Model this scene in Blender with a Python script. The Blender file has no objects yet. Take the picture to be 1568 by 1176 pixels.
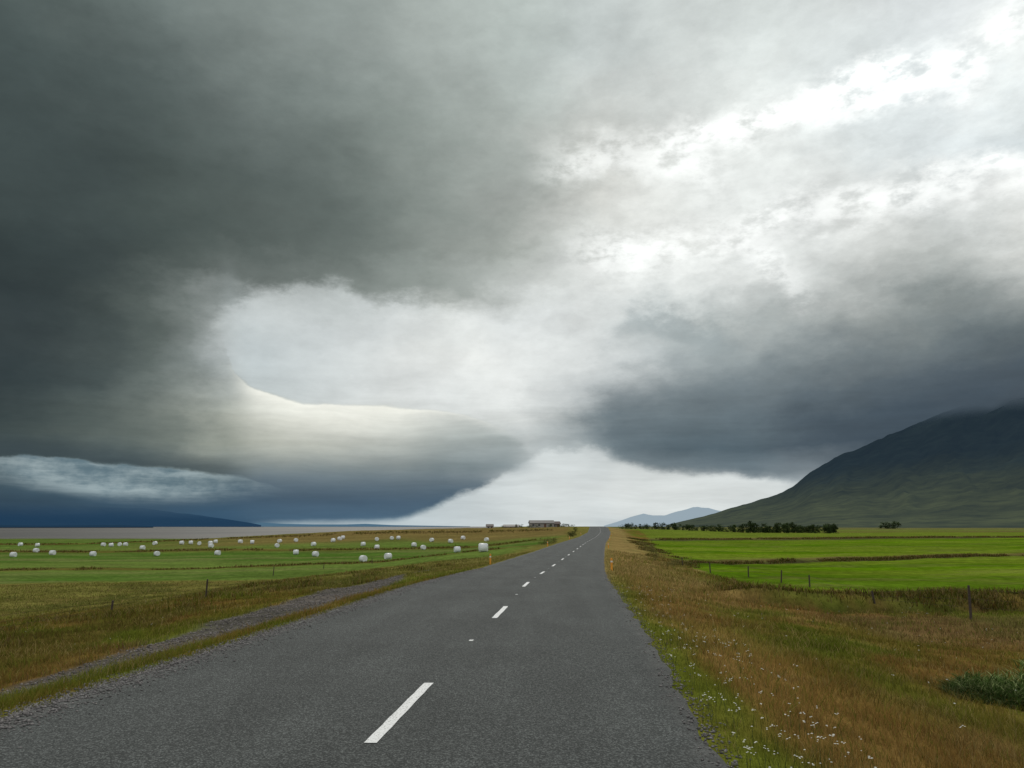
import bpy, math, random, bmesh
import numpy as np
from mathutils import Vector
random.seed(7); rng=np.random.default_rng(7)
scene=bpy.context.scene
FPX=784/math.tan(math.radians(33.5)); PITCH=math.atan((806-588)/FPX); EYE=1.9
CT,ST=math.cos(PITCH),math.sin(PITCH)
def s2l(c):
    return tuple((v/255/12.92) if v/255<=0.04045 else ((v/255+0.055)/1.055)**2.4 for v in c)
def pdir(px,py):
    u=px-784; v=py-588
    return u, FPX*CT+v*ST, FPX*ST-v*CT
def azel(px,py):
    x,y,z=pdir(px,py); return math.degrees(math.atan2(x,y)), math.degrees(math.atan2(z,math.hypot(x,y)))
def azel2px(az,el):
    a=math.radians(az); e=math.radians(el)
    x=math.sin(a)*math.cos(e); y=math.cos(a)*math.cos(e); z=math.sin(e)
    d=y*CT+z*ST; u=-y*ST+z*CT
    if d<0.05: return 784,-999
    return 784+FPX*x/d, 588-FPX*u/d

# ---------------------------------------------------------------- numpy noise
def sm(a,b,x):
    t=np.clip((x-a)/(b-a),0,1); return t*t*(3-2*t)
def hsh(ix,iy,seed):
    h=(ix*374761393+iy*668265263+seed*974634777)&0xffffffff
    h=((h^(h>>13))*1274126177)&0xffffffff
    h=h^(h>>16)
    return (h&0xffffff)/float(0xffffff)
def vn(x,y,seed=0):
    ix=np.floor(x).astype(np.int64); iy=np.floor(y).astype(np.int64)
    fx=x-ix; fy=y-iy; fx=fx*fx*(3-2*fx); fy=fy*fy*(3-2*fy)
    a=hsh(ix,iy,seed);b=hsh(ix+1,iy,seed);c=hsh(ix,iy+1,seed);d=hsh(ix+1,iy+1,seed)
    return (a*(1-fx)+b*fx)*(1-fy)+(c*(1-fx)+d*fx)*fy
def fbm(x,y,o=4,seed=0):
    s=0;a=0.5;t=0
    for i in range(o):
        s=s+a*vn(x*2**i+17.3*i,y*2**i-9.1*i,seed+i);t+=a;a*=0.5
    return s/t

# ---------------------------------------------------------------- terrain
_yy=np.linspace(-60,700,3801)
_c=np.interp(_yy,[-60,0,7.3,20,30,45,80,120,180,240,300,360,700],[-7,-1.88,-1.27,-0.13,.6,2.15,6.3,11.2,19.2,27,33.5,38.5,60])
_z=np.interp(_yy,[-60,12,28,45,80,120,180,240,290,330,700],[0,0,-.12,-.42,-.55,-.55,-.5,.1,1.35,1.85,1.3])
def smooth(a,yy):
    out=a.copy()
    for w in (15,15):
        k=np.ones(2*w+1)/(2*w+1); p=np.pad(out,w,mode='edge')
        p[:w]=out[0]-(np.arange(w,0,-1))*(out[1]-out[0]); p[-w:]=out[-1]+(np.arange(1,w+1))*(out[-1]-out[-2])
        out=np.convolve(p,k,mode='valid')
    return out
_c=smooth(_c,_yy); _z=smooth(_z,_yy)
def RC(y): return np.interp(y,_yy,_c)
def RZ(y): return np.interp(y,_yy,_z)
RL,RR=3.9,3.0
def DL(x): return 33.5+np.sin(x*.35)*.7+(fbm(x*.5,x*0,3,8)-.5)*1.6
def H(x,y):
    x=np.asarray(x,float); y=np.asarray(y,float)
    s=x-RC(y); zr=RZ(y)
    L=np.interp(-s,[3.9,4.6,6,9,16,22,32,60,100,200],[-.035,-.13,-.42,-.68,-1.25,-2.0,-3.1,-3.8,-4.2,-4.4])
    R=np.interp(s,[3,3.6,5,8,12,20,60,200],[-.035,-.1,-.3,-.75,-1.2,-1.4,-1.5,-1.6])
    k=1-.76*sm(165,300,y)*(1-sm(55,190,-s))
    zl=zr*(1-sm(90,220,-s)); zrr=zr*(1-sm(20,90,s))
    h=np.where(s<0,zl+L*k,zrr+R)
    off=sm(0.4,4,np.maximum(-s-RL,s-RR))
    h=h+off*((fbm(x*.35,y*.35,4,3)-.5)*.32+(fbm(x*.04,y*.04,3,5)-.5)*.7)
    dl=DL(x)
    w=sm(8.5,11,x)*(1-sm(60,80,x))
    h=h+w*(-.65*np.exp(-((y-dl)/.8)**2)+.5*np.exp(-((y-dl-2.4)/1.3)**2))
    d1=84.6+(x-22)*.43; w1=sm(11,14,s)*(y>0)
    h=h-w1*.5*np.exp(-((y-d1)/1.2)**2)
    far=sm(500,2500,np.hypot(x,y))*sm(.12,.35,x/np.maximum(y,1))
    h=h+far*6
    h=h-sm(400,520,y)*sm(120,260,-s)*2.2
    return h
def mixc(a,b,t):
    t=np.clip(t,0,1)[...,None]; return a*(1-t)+b*t
A=lambda *v: np.array(v,float)
STRAW=A(.25,.192,.076);ORANGE=A(.215,.128,.036);OLIVE=A(.110,.128,.017);DARKG=A(.05,.07,.014)
FR=A(.088,.165,.005);FL=A(.112,.162,.033);MUD=A(.09,.087,.08);GRAV=A(.115,.105,.097);SOIL=A(.06,.045,.028)
def gravmask(x,y):
    s=x-RC(y)
    a=np.interp(y,[-20,10,20,30,45,60],[-6.3,-6.5,-7.2,-8.2,-9.2,-9.8]); wdt=np.interp(y,[-20,10,20,30,42,52],[.55,.6,1.0,1.5,1.1,.0])
    n=(fbm(x*.8,y*.5,3,40)-.5)*1.4
    return sm(.25,-.25,np.abs(s-a)-wdt+n*.7)*(y<60)
def COL(x,y):
    x=np.asarray(x,float); y=np.asarray(y,float); s=x-RC(y)
    n1=fbm(x*.22,y*.13,4,11); n2=fbm(x*.9,y*.5,4,21); n3=fbm(x*.06,y*.03,3,31); n4=fbm(x*.45,y*.22,4,36)
    c=mixc(np.broadcast_to(OLIVE,x.shape+(3,)),ORANGE*.85,sm(.45,.62,n1*.6+n2*.4))
    c=mixc(c,STRAW,sm(.53,.70,n2*.5+n3*.5)*.6)
    right=s>0
    e=np.where(right,s-RR,-s-RL)
    c=mixc(c,OLIVE*1.05,(1-sm(.3,1.1,e+(n2-.5)*.8))*.85)
    c=mixc(c,ORANGE*.95+STRAW*.2,np.where(right,sm(.6,1.2,e)*(1-sm(1.8,3.6,e+(n1-.5)*2.5)),0)*.65)
    c=mixc(c,STRAW*.8+ORANGE*.25,np.where(right,sm(20,42,y)*(1-sm(7,11,s)),0)*.8)
    c=mixc(c,OLIVE*.85,np.where(right,sm(2.6,4.8,e+(n1-.5)*3)*(1-sm(19,28,y+(n2-.5)*9)),0)*sm(.64,.48,n4))
    c=mixc(c,ORANGE*.7,np.where(right,sm(3.5,5,e)*sm(.54,.66,n4),0)*.6)
    c=mixc(c,SOIL*1.2+ORANGE*.3,np.where(right,sm(6,9,e)*sm(21,25,y+(n2-.5)*6)*(1-sm(29,32,y)),0)*.6)
    c=mixc(c,ORANGE*.62,np.where(~right,sm(4,8,e)*(1-sm(40,60,y+(n1-.5)*25))*sm(.40,.58,n4),0)*.75)
    c=mixc(c,STRAW*.42+OLIVE*.5,np.where(~right,sm(36,52,y+(n1-.5)*20),0)*.8)
    c=mixc(c,DARKG,np.where(~right,sm(.50,.64,n1)*sm(3,6,e),0)*.5)
    edge=86-(x+30)*.03+(n1-.5)*8
    lf=np.where(~right,sm(0,5,y-edge)*sm(5,9,-s-(y-75)*.02)*(1-sm(360,430,y+x*.12)),0)
    st=fbm(x*.006+y*.004,y*.05,3,51); st2=fbm(x*.03,y*.12,3,57)
    cl=mixc(FL*np.ones(x.shape+(1,)),A(.07,.13,.02),sm(.35,.6,st))
    cl=mixc(cl,A(.16,.17,.055),sm(.54,.68,st2*.6+st*.4)*.6)
    cl=mixc(cl,ORANGE*.55,(np.exp(-((y-128-x*.10)/3.5)**2)+np.exp(-((y-195+x*.05)/6)**2)+np.exp(-((y-275)/12)**2))*.7)
    cl=mixc(cl,STRAW*.45+ORANGE*.3,sm(205,245,y+(n3-.5)*40)*(1-sm(90,170,-s))*.85)
    c=mixc(c,cl,lf)
    c=mixc(c,MUD*(.8+.4*fbm(x*.002,y*.006,3,61))[...,None],np.where(~right,sm(370,440,y+x*.12)*sm(90,200,-s),0))
    nb=40.5+(n2-.5)*4+np.interp(x,[10,14,16,25],[14,14,4,-1])
    rf=np.where(right,sm(0,2,y-nb)*sm(0,1.2,s-10.2-(n2-.5)*1.5-sm(104,285,y)*4),0)
    cr=mixc(FR*np.ones(x.shape+(1,)),A(.125,.18,.014),sm(.38,.62,fbm(x*.03,y*.09,4,71)))
    cr=mixc(cr,A(.062,.125,.006),sm(.48,.66,fbm(x*.01+4,y*.2,3,77))*.7)
    cr=mixc(cr,A(.15,.16,.035),sm(.56,.7,fbm(x*.12,y*.3,4,79))*.45)
    d1=84.6+(x-22)*.43; d2=200+(x-43)*.42; d3=430+x*.3
    cr=mixc(cr,A(.13,.165,.024),(y>d2+2)*.7)
    for d,wd,cc in ((d1,2.4,SOIL*.8),(d1+4,2.2,STRAW*.5),(d2,9,SOIL*1.),(d2+16,8,STRAW*.5),(d3,35,STRAW*.5)):
        cr=mixc(cr,cc,np.exp(-((y-d+(n2-.5)*wd)/wd)**2)*.9)
    cr=mixc(cr,A(.13,.13,.045),sm(500,1000,np.hypot(x,y)))
    c=mixc(c,cr,rf)
    dl=DL(x); w=sm(8.5,11,x)*(1-sm(60,80,x))
    c=mixc(c,SOIL*.5,w*np.exp(-((y-dl)/.8)**2))  # trench floor: dark soil, deepened in colour for the ditch shadow
    c=mixc(c,STRAW*.4+OLIVE*.7,w*np.exp(-((y-dl-3.2)/1.6)**2)*.8)
    g=gravmask(x,y); c=mixc(c,GRAV*(.75+.5*n2)[...,None],g*.9)
    sh=np.where(right,0,(1-sm(.15,.55,e+(n2-.5)*.7))*(1-sm(25,50,y)))
    c=mixc(c,GRAV*1.1,sh)
    return c

def np_mesh(name,V,F,mat,C=None,smooth=False):
    V=np.asarray(V,np.float32); F=np.asarray(F,np.int32); k=F.shape[1]
    me=bpy.data.meshes.new(name)
    me.vertices.add(len(V)); me.vertices.foreach_set('co',V.ravel())
    me.loops.add(F.size); me.loops.foreach_set('vertex_index',F.ravel())
    me.polygons.add(len(F)); me.polygons.foreach_set('loop_start',np.arange(0,F.size,k,dtype=np.int32))
    try: me.polygons.foreach_set('loop_total',np.full(len(F),k,np.int32))
    except Exception: pass
    if smooth: me.polygons.foreach_set('use_smooth',np.ones(len(F),bool))
    me.update(calc_edges=True)
    if C is not None:
        a=me.color_attributes.new('col','FLOAT_COLOR','POINT')
        cc=np.ones((len(V),4),np.float32); cc[:,:3]=C
        a.data.foreach_set('color',cc.ravel())
    me.materials.append(mat)
    ob=bpy.data.objects.new(name,me); scene.collection.objects.link(ob)
    return ob

# ---------------------------------------------------------------- node helper
class NT:
    def __init__(s,nt): s.nt=nt; s.n=nt.nodes; s.l=nt.links
    def put(s,sock,v):
        if isinstance(v,bpy.types.NodeSocket): s.l.new(v,sock)
        elif v is not None:
            if sock.type=='RGBA' and len(v)==3: v=(*v,1)
            sock.default_value=v
    def m(s,op,a,b=None,c=None,clamp=False):
        n=s.n.new('ShaderNodeMath'); n.operation=op; n.use_clamp=clamp
        for i,v in enumerate((a,b,c)):
            if v is not None: s.put(n.inputs[i],v)
        return n.outputs[0]
    def v(s,op,a,b=None,scale=None):
        n=s.n.new('ShaderNodeVectorMath'); n.operation=op
        s.put(n.inputs[0],a)
        if b is not None: s.put(n.inputs[1],b)
        if scale is not None: s.put(n.inputs['Scale'],scale)
        return n.outputs['Vector']
    def comb(s,x,y,z):
        n=s.n.new('ShaderNodeCombineXYZ')
        for i,v in enumerate((x,y,z)): s.put(n.inputs[i],v)
        return n.outputs[0]
    def sep(s,a):
        n=s.n.new('ShaderNodeSeparateXYZ'); s.put(n.inputs[0],a); return n.outputs
    def ss(s,v,a,b,o0=0.,o1=1.,lin=False):
        n=s.n.new('ShaderNodeMapRange'); n.interpolation_type='LINEAR' if lin else 'SMOOTHSTEP'
        flip=a>b
        if flip: a,b,o0,o1=b,a,o1,o0
        s.put(n.inputs['Value'],v); n.inputs['From Min'].default_value=a; n.inputs['From Max'].default_value=b
        n.inputs['To Min'].default_value=o0; n.inputs['To Max'].default_value=o1
        return n.outputs['Result']
    def mix(s,f,a,b,mode='MIX'):
        n=s.n.new('ShaderNodeMix'); n.data_type='RGBA'; n.blend_type=mode; n.clamp_factor=True
        s.put(n.inputs[0],f); s.put(n.inputs[6],a); s.put(n.inputs[7],b); return n.outputs[2]
    def noise(s,vec,scale,detail=4,rough=.5,col=False,dist=0):
        n=s.n.new('ShaderNodeTexNoise'); s.put(n.inputs['Vector'],vec)
        n.inputs['Scale'].default_value=scale; n.inputs['Detail'].default_value=detail; n.inputs['Roughness'].default_value=rough
        n.inputs['Distortion'].default_value=dist
        return n.outputs['Color' if col else 'Fac']
    def ramp(s,f,stops,interp='LINEAR'):
        n=s.n.new('ShaderNodeValToRGB'); r=n.color_ramp; r.interpolation=interp
        s.put(n.inputs[0],f)
        while len(r.elements)>1: r.elements.remove(r.elements[-1])
        r.elements[0].position=stops[0][0]; r.elements[0].color=(*stops[0][1],1)
        for p,c in stops[1:]:
            e=r.elements.new(p); e.color=(*c,1)
        return n.outputs[0]
    def curve(s,f,pts):
        n=s.n.new('ShaderNodeFloatCurve'); s.put(n.inputs['Value'],f); n.inputs['Factor'].default_value=1
        c=n.mapping.curves[0]
        c.points[0].location=pts[0]; c.points[1].location=pts[-1]
        for p in pts[1:-1]: c.points.new(*p)
        for p in c.points: p.handle_type='AUTO_CLAMPED'
        n.mapping.update(); return n.outputs[0]

# ---------------------------------------------------------------- world / sky
SUN_EL,SUN_AZ=38.,-9.
world=bpy.data.worlds.new("World"); scene.world=world; world.use_nodes=True
try:
    world.cycles.sampling_method='MANUAL'; world.cycles.sample_map_resolution=256
except Exception: pass
world.node_tree.nodes.clear(); W=NT(world.node_tree)
XS=[0,131,261,392,523,653,784,915,1045,1176,1307,1437,1568]
G={0:[(82,93,91),(94,104,101),(110,120,117),(128,137,133),(143,152,148),(162,170,166),(176,183,180),(186,192,189),(192,197,194),(196,201,198),(198,202,200),(203,206,206),(203,206,205)],
100:[(65,76,75),(76,86,84),(90,100,98),(110,118,115),(128,136,132),(150,157,152),(166,174,169),(180,186,184),(194,199,196),(201,206,203),(203,208,207),(205,210,210),(238,241,237)],
200:[(62,72,71),(65,75,74),(78,88,85),(90,100,97),(105,114,110),(131,139,134),(158,164,159),(190,192,187),(210,212,208),(220,222,218),(204,211,211),(204,211,212),(204,211,212)],
300:[(62,72,71),(62,72,71),(69,79,76),(80,89,86),(94,103,99),(121,128,123),(150,154,149),(206,206,200),(214,216,212),(214,217,214),(221,222,218),(211,214,212),(242,242,238)],
400:[(50,60,60),(55,64,64),(68,77,74),(84,92,88),(92,100,96),(117,124,119),(147,152,146),(198,200,196),(228,229,224),(214,216,213),(197,199,195),(169,173,169),(179,181,176)],
450:[(48,57,58),(58,67,66),(80,88,84),(140,146,142),(150,156,152),(152,159,154),(177,181,177),(214,216,213),(213,217,215),(200,203,200),(158,162,159),(136,142,140),(133,139,138)],
500:[(55,64,65),(75,84,82),(108,117,112),(194,199,198),(202,207,207),(229,230,225),(216,219,217),(209,212,210),(160,168,167),(157,163,161),(130,137,136),(113,121,121),(100,109,111)],
550:[(48,58,60),(65,75,75),(95,104,100),(190,196,196),(208,213,212),(232,232,227),(226,228,225),(216,219,217),(153,161,162),(124,134,137),(104,114,119),(88,98,104),(75,86,94)],
600:[(48,58,60),(72,82,81),(118,126,121),(190,194,186),(213,216,213),(226,228,224),(226,228,225),(190,195,195),(118,129,133),(96,108,115),(79,91,99),(68,80,90),(72,82,90)],
650:[(60,71,71),(90,99,94),(112,120,113),(187,189,175),(214,213,201),(178,183,176),(216,219,216),(118,129,132),(92,104,109),(80,92,100),(64,77,88),(60,72,82),(60,72,82)],
700:[(62,75,78),(65,77,79),(98,108,105),(140,146,137),(130,140,136),(112,124,126),(158,166,167),(157,167,170),(85,98,106),(75,88,97),(68,80,90),(62,74,84),(62,74,84)],
750:[(60,80,92),(70,92,104),(72,94,107),(58,82,101),(56,82,103),(80,100,113),(209,214,213),(219,222,220),(219,222,218),(194,202,204),(150,160,165),(120,130,138),(110,120,130)],
800:[(24,54,80),(30,62,90),(36,68,96),(50,84,110),(70,100,122),(110,134,148),(195,203,205),(192,202,206),(195,203,206),(190,198,202),(180,190,195),(170,180,185),(170,180,185)]}
YS=sorted(G)
def table(px,py):
    px=min(max(px,0),1568); py=min(max(py,0),800)
    i=max(0,min(11,int(px/130.67)))
    j=max(k for k in range(len(YS)-1) if YS[k]<=py)
    tx=(px-XS[i])/(XS[i+1]-XS[i]); tx=min(max(tx,0),1); ty=(py-YS[j])/(YS[j+1]-YS[j])
    a,b,c,d=[np.array(s2l(v)) for v in (G[YS[j]][i],G[YS[j]][i+1],G[YS[j+1]][i],G[YS[j+1]][i+1])]
    return (a*(1-tx)+b*tx)*(1-ty)+(c*(1-tx)+d*tx)*ty
tc=W.n.new('ShaderNodeTexCoord'); D=tc.outputs['Generated']
sx,sy,sz=W.sep(D)
R2D=57.29578
AZ=W.m('MULTIPLY',W.m('ARCTAN2',sx,sy),R2D); EL=W.m('MULTIPLY',W.m('ARCSINE',sz),R2D)
P=W.comb(sx,sy,W.m('MULTIPLY',sz,1.9))
w1=W.sep(W.v('SUBTRACT',W.noise(P,4.2,3,.55,True),(.5,.5,.5)))
w2=W.sep(W.v('SUBTRACT',W.noise(W.v('ADD',P,(3.1,7.7,1.3)),14,6,.66,True),(.5,.5,.5)))
flat=W.ss(EL,1,16,.10,1,lin=True)
WA=W.m('ADD',AZ,W.m('ADD',W.m('MULTIPLY',w1[0],8.),W.m('MULTIPLY',w2[0],5.2)))
WE=W.m('ADD',EL,W.m('MULTIPLY',flat,W.m('ADD',W.m('MULTIPLY',w1[1],6.5),W.m('MULTIPLY',w2[1],4.6))))
AMAX=42.
UF=W.ss(WA,-AMAX,AMAX,lin=True)
ELS=[0,1.2,2.6,4,5.8,7.8,9.8,12,14.5,17.5,20.5,24,28.5,34]
AZS=np.linspace(-38,38,27)
col=None
for i,e in enumerate(ELS):
    st=[((a+AMAX)/(2*AMAX),tuple(table(*azel2px(a,e)))) for a in AZS]
    r=W.ramp(UF,st,'LINEAR')
    col=r if col is None else W.mix(W.ss(WE,ELS[i-1],e,lin=True),col,r)
UE=W.ss(W.m('ADD',AZ,W.m('MULTIPLY',w2[0],1.1)),-AMAX,AMAX,lin=True)
def ecurve(pts,left=None,right=None):
    q=[azel(*p) for p in pts]
    q=[((a+AMAX)/(2*AMAX),min(max(e/40,0),1)) for a,e in q]
    if left is not None: q=[(0,left/40)]+q
    else: q=[(0,q[0][1])]+q
    q=q+[(1,q[-1][1] if right is None else right/40)]
    return W.m('MULTIPLY',W.curve(UE,q),40.)
def wnd(x0,x1,x2,x3,src=None):
    a=[azel(x,700)[0] for x in (x0,x1,x2,x3)]; src=src or AZ
    return W.m('MULTIPLY',W.ss(src,a[0],a[1]),W.ss(src,a[3],a[2]))
fine=W.noise(P,30,4,.62); finec=W.m('SUBTRACT',fine,.5)
lay=W.noise(W.comb(W.m('MULTIPLY',AZ,.045),W.m('MULTIPLY',W.m('ADD',EL,W.m('MULTIPLY',w1[0],2.)),.42),0.),1.7,5,.62)
layc=W.m('SUBTRACT',lay,.5)
ELF=W.m('ADD',EL,W.m('MULTIPLY',finec,W.ss(EL,1,14,.25,1.6,lin=True)))
def mul(*a):
    r=a[0]
    for b in a[1:]: r=W.m('MULTIPLY',r,b)
    return r
# underside of the big dark cloud above the clear hole
Hup=ecurve([(230,540),(290,515),(340,474),(400,448),(450,436),(510,434),(550,448),(580,466),(640,462),(700,470),(760,478),(800,470),(840,448),(880,420),(920,380)])
dh=W.m('SUBTRACT',W.m('ADD',ELF,W.m('MULTIPLY',w2[1],3.0)),Hup)
mH=mul(W.ss(dh,.8,-.8),W.ss(dh,-4.5,-1.5),wnd(300,400,560,900,WA))
col=W.mix(W.m('MULTIPLY',mH,.5),col,(*s2l((205,210,209)),1))
mH2=mul(W.ss(dh,-.6,.9),W.ss(dh,4.,1.0),wnd(260,400,600,820,WA))
col=W.mix(W.m('MULTIPLY',mH2,.48),col,W.ramp(W.ss(AZ,-22,2,lin=True),[(0,s2l((80,89,86))),(.55,s2l((114,121,116))),(1,s2l((164,168,162)))]))
# dark cloud bank on the right
Dlow=ecurve([(800,690),(850,668),(875,672),(905,690),(960,708),(1010,720),(1100,727),(1200,734),(1300,740)])
Dup=ecurve([(800,690),(845,645),(880,622),(910,600),(950,575),(1000,560),(1060,545),(1200,540),(1300,520)])
dl=W.m('SUBTRACT',W.m('ADD',ELF,W.m('MULTIPLY',w2[1],1.2)),Dlow); du=W.m('SUBTRACT',Dup,WE)
mD=mul(W.ss(dl,-.2,.6),W.ss(du,-1.0,2.8),wnd(825,960,1150,1260,WA))
darkD=W.ramp(W.ss(dl,0,7,lin=True),[(0,s2l((94,111,120))),(.25,s2l((82,98,107))),(1,s2l((118,128,132)))])
col=W.mix(W.m('MULTIPLY',mD,.7),col,darkD)
mDb=mul(W.ss(dl,.25,-.4),wnd(870,960,1180,1260),W.ss(EL,0,1))
col=W.mix(W.m('MULTIPLY',mDb,.85),col,(*s2l((217,221,219)),1))
# torn grey shelf above the tip of that bank
cu=ecurve([(900,560),(940,520),(975,492),(1020,490),(1070,505),(1130,520)]); d=W.m('DIVIDE',W.m('SUBTRACT',W.m('ADD',WE,W.m('MULTIPLY',finec,2.)),cu),1.0)
g=W.m('POWER',2.718,W.m('MULTIPLY',W.m('MULTIPLY',d,d),-1))
col=W.mix(mul(g,wnd(915,985,1080,1180,WA),.5),col,(*s2l((140,150,152)),1))
# bright gap under the dark left bank
Bl=ecurve([(380,797),(480,797),(600,796),(640,785),(700,760),(745,741),(790,716),(815,700),(840,690)],left=0)
db=W.m('SUBTRACT',W.m('ADD',ELF,W.m('MULTIPLY',w2[1],W.ss(AZ,-10,-2,.2,1.6))),Bl)
mBd=mul(W.ss(db,-.1,.35),W.ss(EL,5.6,2.6),wnd(330,420,730,815))
col=W.mix(W.m('MULTIPLY',mBd,.9),col,W.ramp(W.ss(EL,0,5,lin=True),[(0,s2l((62,94,118))),(.35,s2l((50,79,102))),(.75,s2l((80,100,112))),(1,s2l((112,124,126)))]))
mBb=mul(W.ss(db,.2,-.4),wnd(380,460,880,960))
col=W.mix(W.m('MULTIPLY',mBb,.85),col,W.ramp(W.ss(AZ,-17,2,lin=True),[(0,s2l((150,168,176))),(.5,s2l((194,204,207))),(1,s2l((212,217,216)))]))
# lenticular cloud, crisp lit upper edge
Aup=ecurve([(300,400),(325,470),(348,540),(370,582),(410,603),(460,618),(540,621),(600,623),(680,632),(740,645),(790,668),(812,688),(835,702)])
da=W.m('SUBTRACT',W.m('ADD',EL,W.m('ADD',W.m('MULTIPLY',finec,.4),W.m('MULTIPLY',layc,.6))),Aup)
mAs=mul(W.ss(da,-.10,.22),W.ss(da,7,1.5),wnd(310,380,660,790))
col=W.mix(W.m('MULTIPLY',mAs,.8),col,W.ramp(W.ss(AZ,-18,0,lin=True),[(0,s2l((190,198,199))),(.5,s2l((216,219,217))),(1,s2l((219,222,220)))]))
rim=mul(W.m('POWER',2.718,W.m('MULTIPLY',W.m('MAXIMUM',W.m('MULTIPLY',da,-1),0),-.5)),W.ss(da,.10,-.10),wnd(335,400,600,800))
col=W.mix(W.m('MULTIPLY',rim,.95),col,(*s2l((244,243,232)),1))
mAg=mul(W.ss(W.m('ADD',da,W.m('MULTIPLY',layc,1.0)),.2,-.8),wnd(580,720,770,835),W.ss(EL,3.5,4.5))
col=W.mix(W.m('MULTIPLY',mAg,.62),col,W.ramp(W.ss(EL,4,9,lin=True),[(0,s2l((100,117,124))),(.5,s2l((152,161,159))),(1,s2l((208,211,206)))]))
# light slot low on the left with sharp dark roof
Cup=ecurve([(0,697),(90,700),(180,712),(280,717),(340,726),(380,733),(420,742),(460,752),(500,765)])
Clo=ecurve([(0,735),(60,748),(150,762),(250,768),(330,768),(380,765),(430,762),(480,765)],right=0)
dc=W.m('SUBTRACT',W.m('ADD',ELF,W.m('ADD',W.m('MULTIPLY',w2[2],.6),W.m('MULTIPLY',layc,.5))),Cup)
mC=mul(W.ss(dc,.05,-.15),W.ss(W.m('SUBTRACT',W.m('ADD',EL,W.m('MULTIPLY',layc,.8)),Clo),-.4,1.),wnd(-120,60,240,470))
col=W.mix(W.m('MULTIPLY',mC,.9),col,W.mix(W.ss(W.m('ADD',W.m('MULTIPLY',lay,.6),W.m('MULTIPLY',fine,.4)),.38,.6),(*s2l((98,120,130)),1),(*s2l((158,173,176)),1)))
mCr=mul(W.ss(dc,-.02,.15),W.ss(dc,1.6,.2),wnd(-200,-100,330,400))
col=W.mix(W.m('MULTIPLY',mCr,.6),col,(*s2l((56,68,73)),1))
# bright broken altocumulus streaks, upper right
for pts,wd,x0,amp in (([(1000,225),(1090,205),(1150,192),(1250,160),(1350,128),(1450,108),(1568,40)],1.2,1040,1.),
                  ([(860,255),(940,240),(1000,245),(1060,250),(1120,270)],1.3,850,.5),
                  ([(1100,350),(1180,335),(1300,312),(1400,292),(1500,270),(1568,262)],1.3,1130,.8),
                  ([(880,395),(1000,385),(1100,370),(1180,400),(1230,440)],1.3,900,.7)):
    cu=ecurve(pts); d=W.m('DIVIDE',W.m('SUBTRACT',W.m('ADD',WE,W.m('MULTIPLY',w1[1],-4.)),cu),wd)
    g=W.m('POWER',2.718,W.m('MULTIPLY',W.m('MULTIPLY',d,d),-1))
    x1=pts[-1][0]
    mm=mul(g,W.ss(fine,.32,.56),wnd(x0-60,x0+60,x1-40 if x1<1500 else 2200,x1+60 if x1<1500 else 2300),amp)
    col=W.mix(mm,col,(*s2l((246,247,244)),1))
# streaky and mottled texture
ra=math.radians(24)
al=W.m('ADD',W.m('MULTIPLY',WA,math.cos(ra)),W.m('MULTIPLY',WE,math.sin(ra)))
ac=W.m('SUBTRACT',W.m('MULTIPLY',WE,math.cos(ra)),W.m('MULTIPLY',WA,math.sin(ra)))
stn=W.noise(W.comb(W.m('MULTIPLY',al,.055),W.m('MULTIPLY',ac,.2),0.),1.6,5,.58)
amp=mul(W.ss(AZ,-12,10,.12,.24),W.ss(EL,3,14,.35,1.))
col=W.v('SCALE',col,scale=W.m('ADD',1.0,mul(W.m('SUBTRACT',stn,.5),amp,1.6)))
bl=W.noise(P,7,6,.6)
col=W.v('SCALE',col,scale=W.m('ADD',1.0,mul(W.m('SUBTRACT',bl,.5),W.ss(EL,1,12,.12,.38))))
bil=W.m('ABSOLUTE',W.m('ADD',W.m('MULTIPLY',w1[2],.8),W.m('MULTIPLY',w2[2],.7)))
col=W.v('SCALE',col,scale=W.m('ADD',1.0,mul(W.m('SUBTRACT',.13,bil),W.ss(EL,3,12,.1,.6))))
col=W.v('SCALE',col,scale=W.m('ADD',1.0,mul(layc,W.ss(EL,14,7,.0,.6))))
loc=mul(W.ss(AZ,-4,5),W.ss(EL,10,16),W.ss(EL,36,26),finec,.32)
col=W.v('SCALE',col,scale=W.m('ADD',1.0,loc))
# brightness gain on the upper sky, larger to the right
col=W.v('SCALE',col,scale=W.m('ADD',1.0,mul(W.ss(EL,8,28),W.ss(AZ,-30,-4,.03,.15))))
col=W.v('MULTIPLY',col,(.985,1.0,1.01))
over=W.v('SCALE',(.90,.93,.94),scale=W.ss(bl,.3,.7,.8,1.1))  # overhead sky, out of view, set bright to light the ground
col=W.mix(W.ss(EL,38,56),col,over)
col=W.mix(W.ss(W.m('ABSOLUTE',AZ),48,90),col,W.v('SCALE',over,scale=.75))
sky=W.n.new('ShaderNodeTexSky'); sky.sky_type='NISHITA'; sky.sun_disc=False
sky.sun_elevation=math.radians(SUN_EL); sky.sun_rotation=math.radians(SUN_AZ)
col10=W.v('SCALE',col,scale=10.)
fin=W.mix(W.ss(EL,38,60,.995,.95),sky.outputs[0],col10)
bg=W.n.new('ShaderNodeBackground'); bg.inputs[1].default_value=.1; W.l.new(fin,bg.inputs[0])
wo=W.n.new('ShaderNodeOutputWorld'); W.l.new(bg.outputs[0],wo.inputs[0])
sl=bpy.data.lights.new('sun','SUN'); sl.energy=1.4; sl.angle=math.radians(14); sl.color=(1,.95,.86)
so=bpy.data.objects.new('sun',sl); scene.collection.objects.link(so)
sd=Vector((math.sin(math.radians(SUN_AZ))*math.cos(math.radians(SUN_EL)),math.cos(math.radians(SUN_AZ))*math.cos(math.radians(SUN_EL)),math.sin(math.radians(SUN_EL))))
so.rotation_euler=sd.to_track_quat('Z','Y').to_euler()

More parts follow.
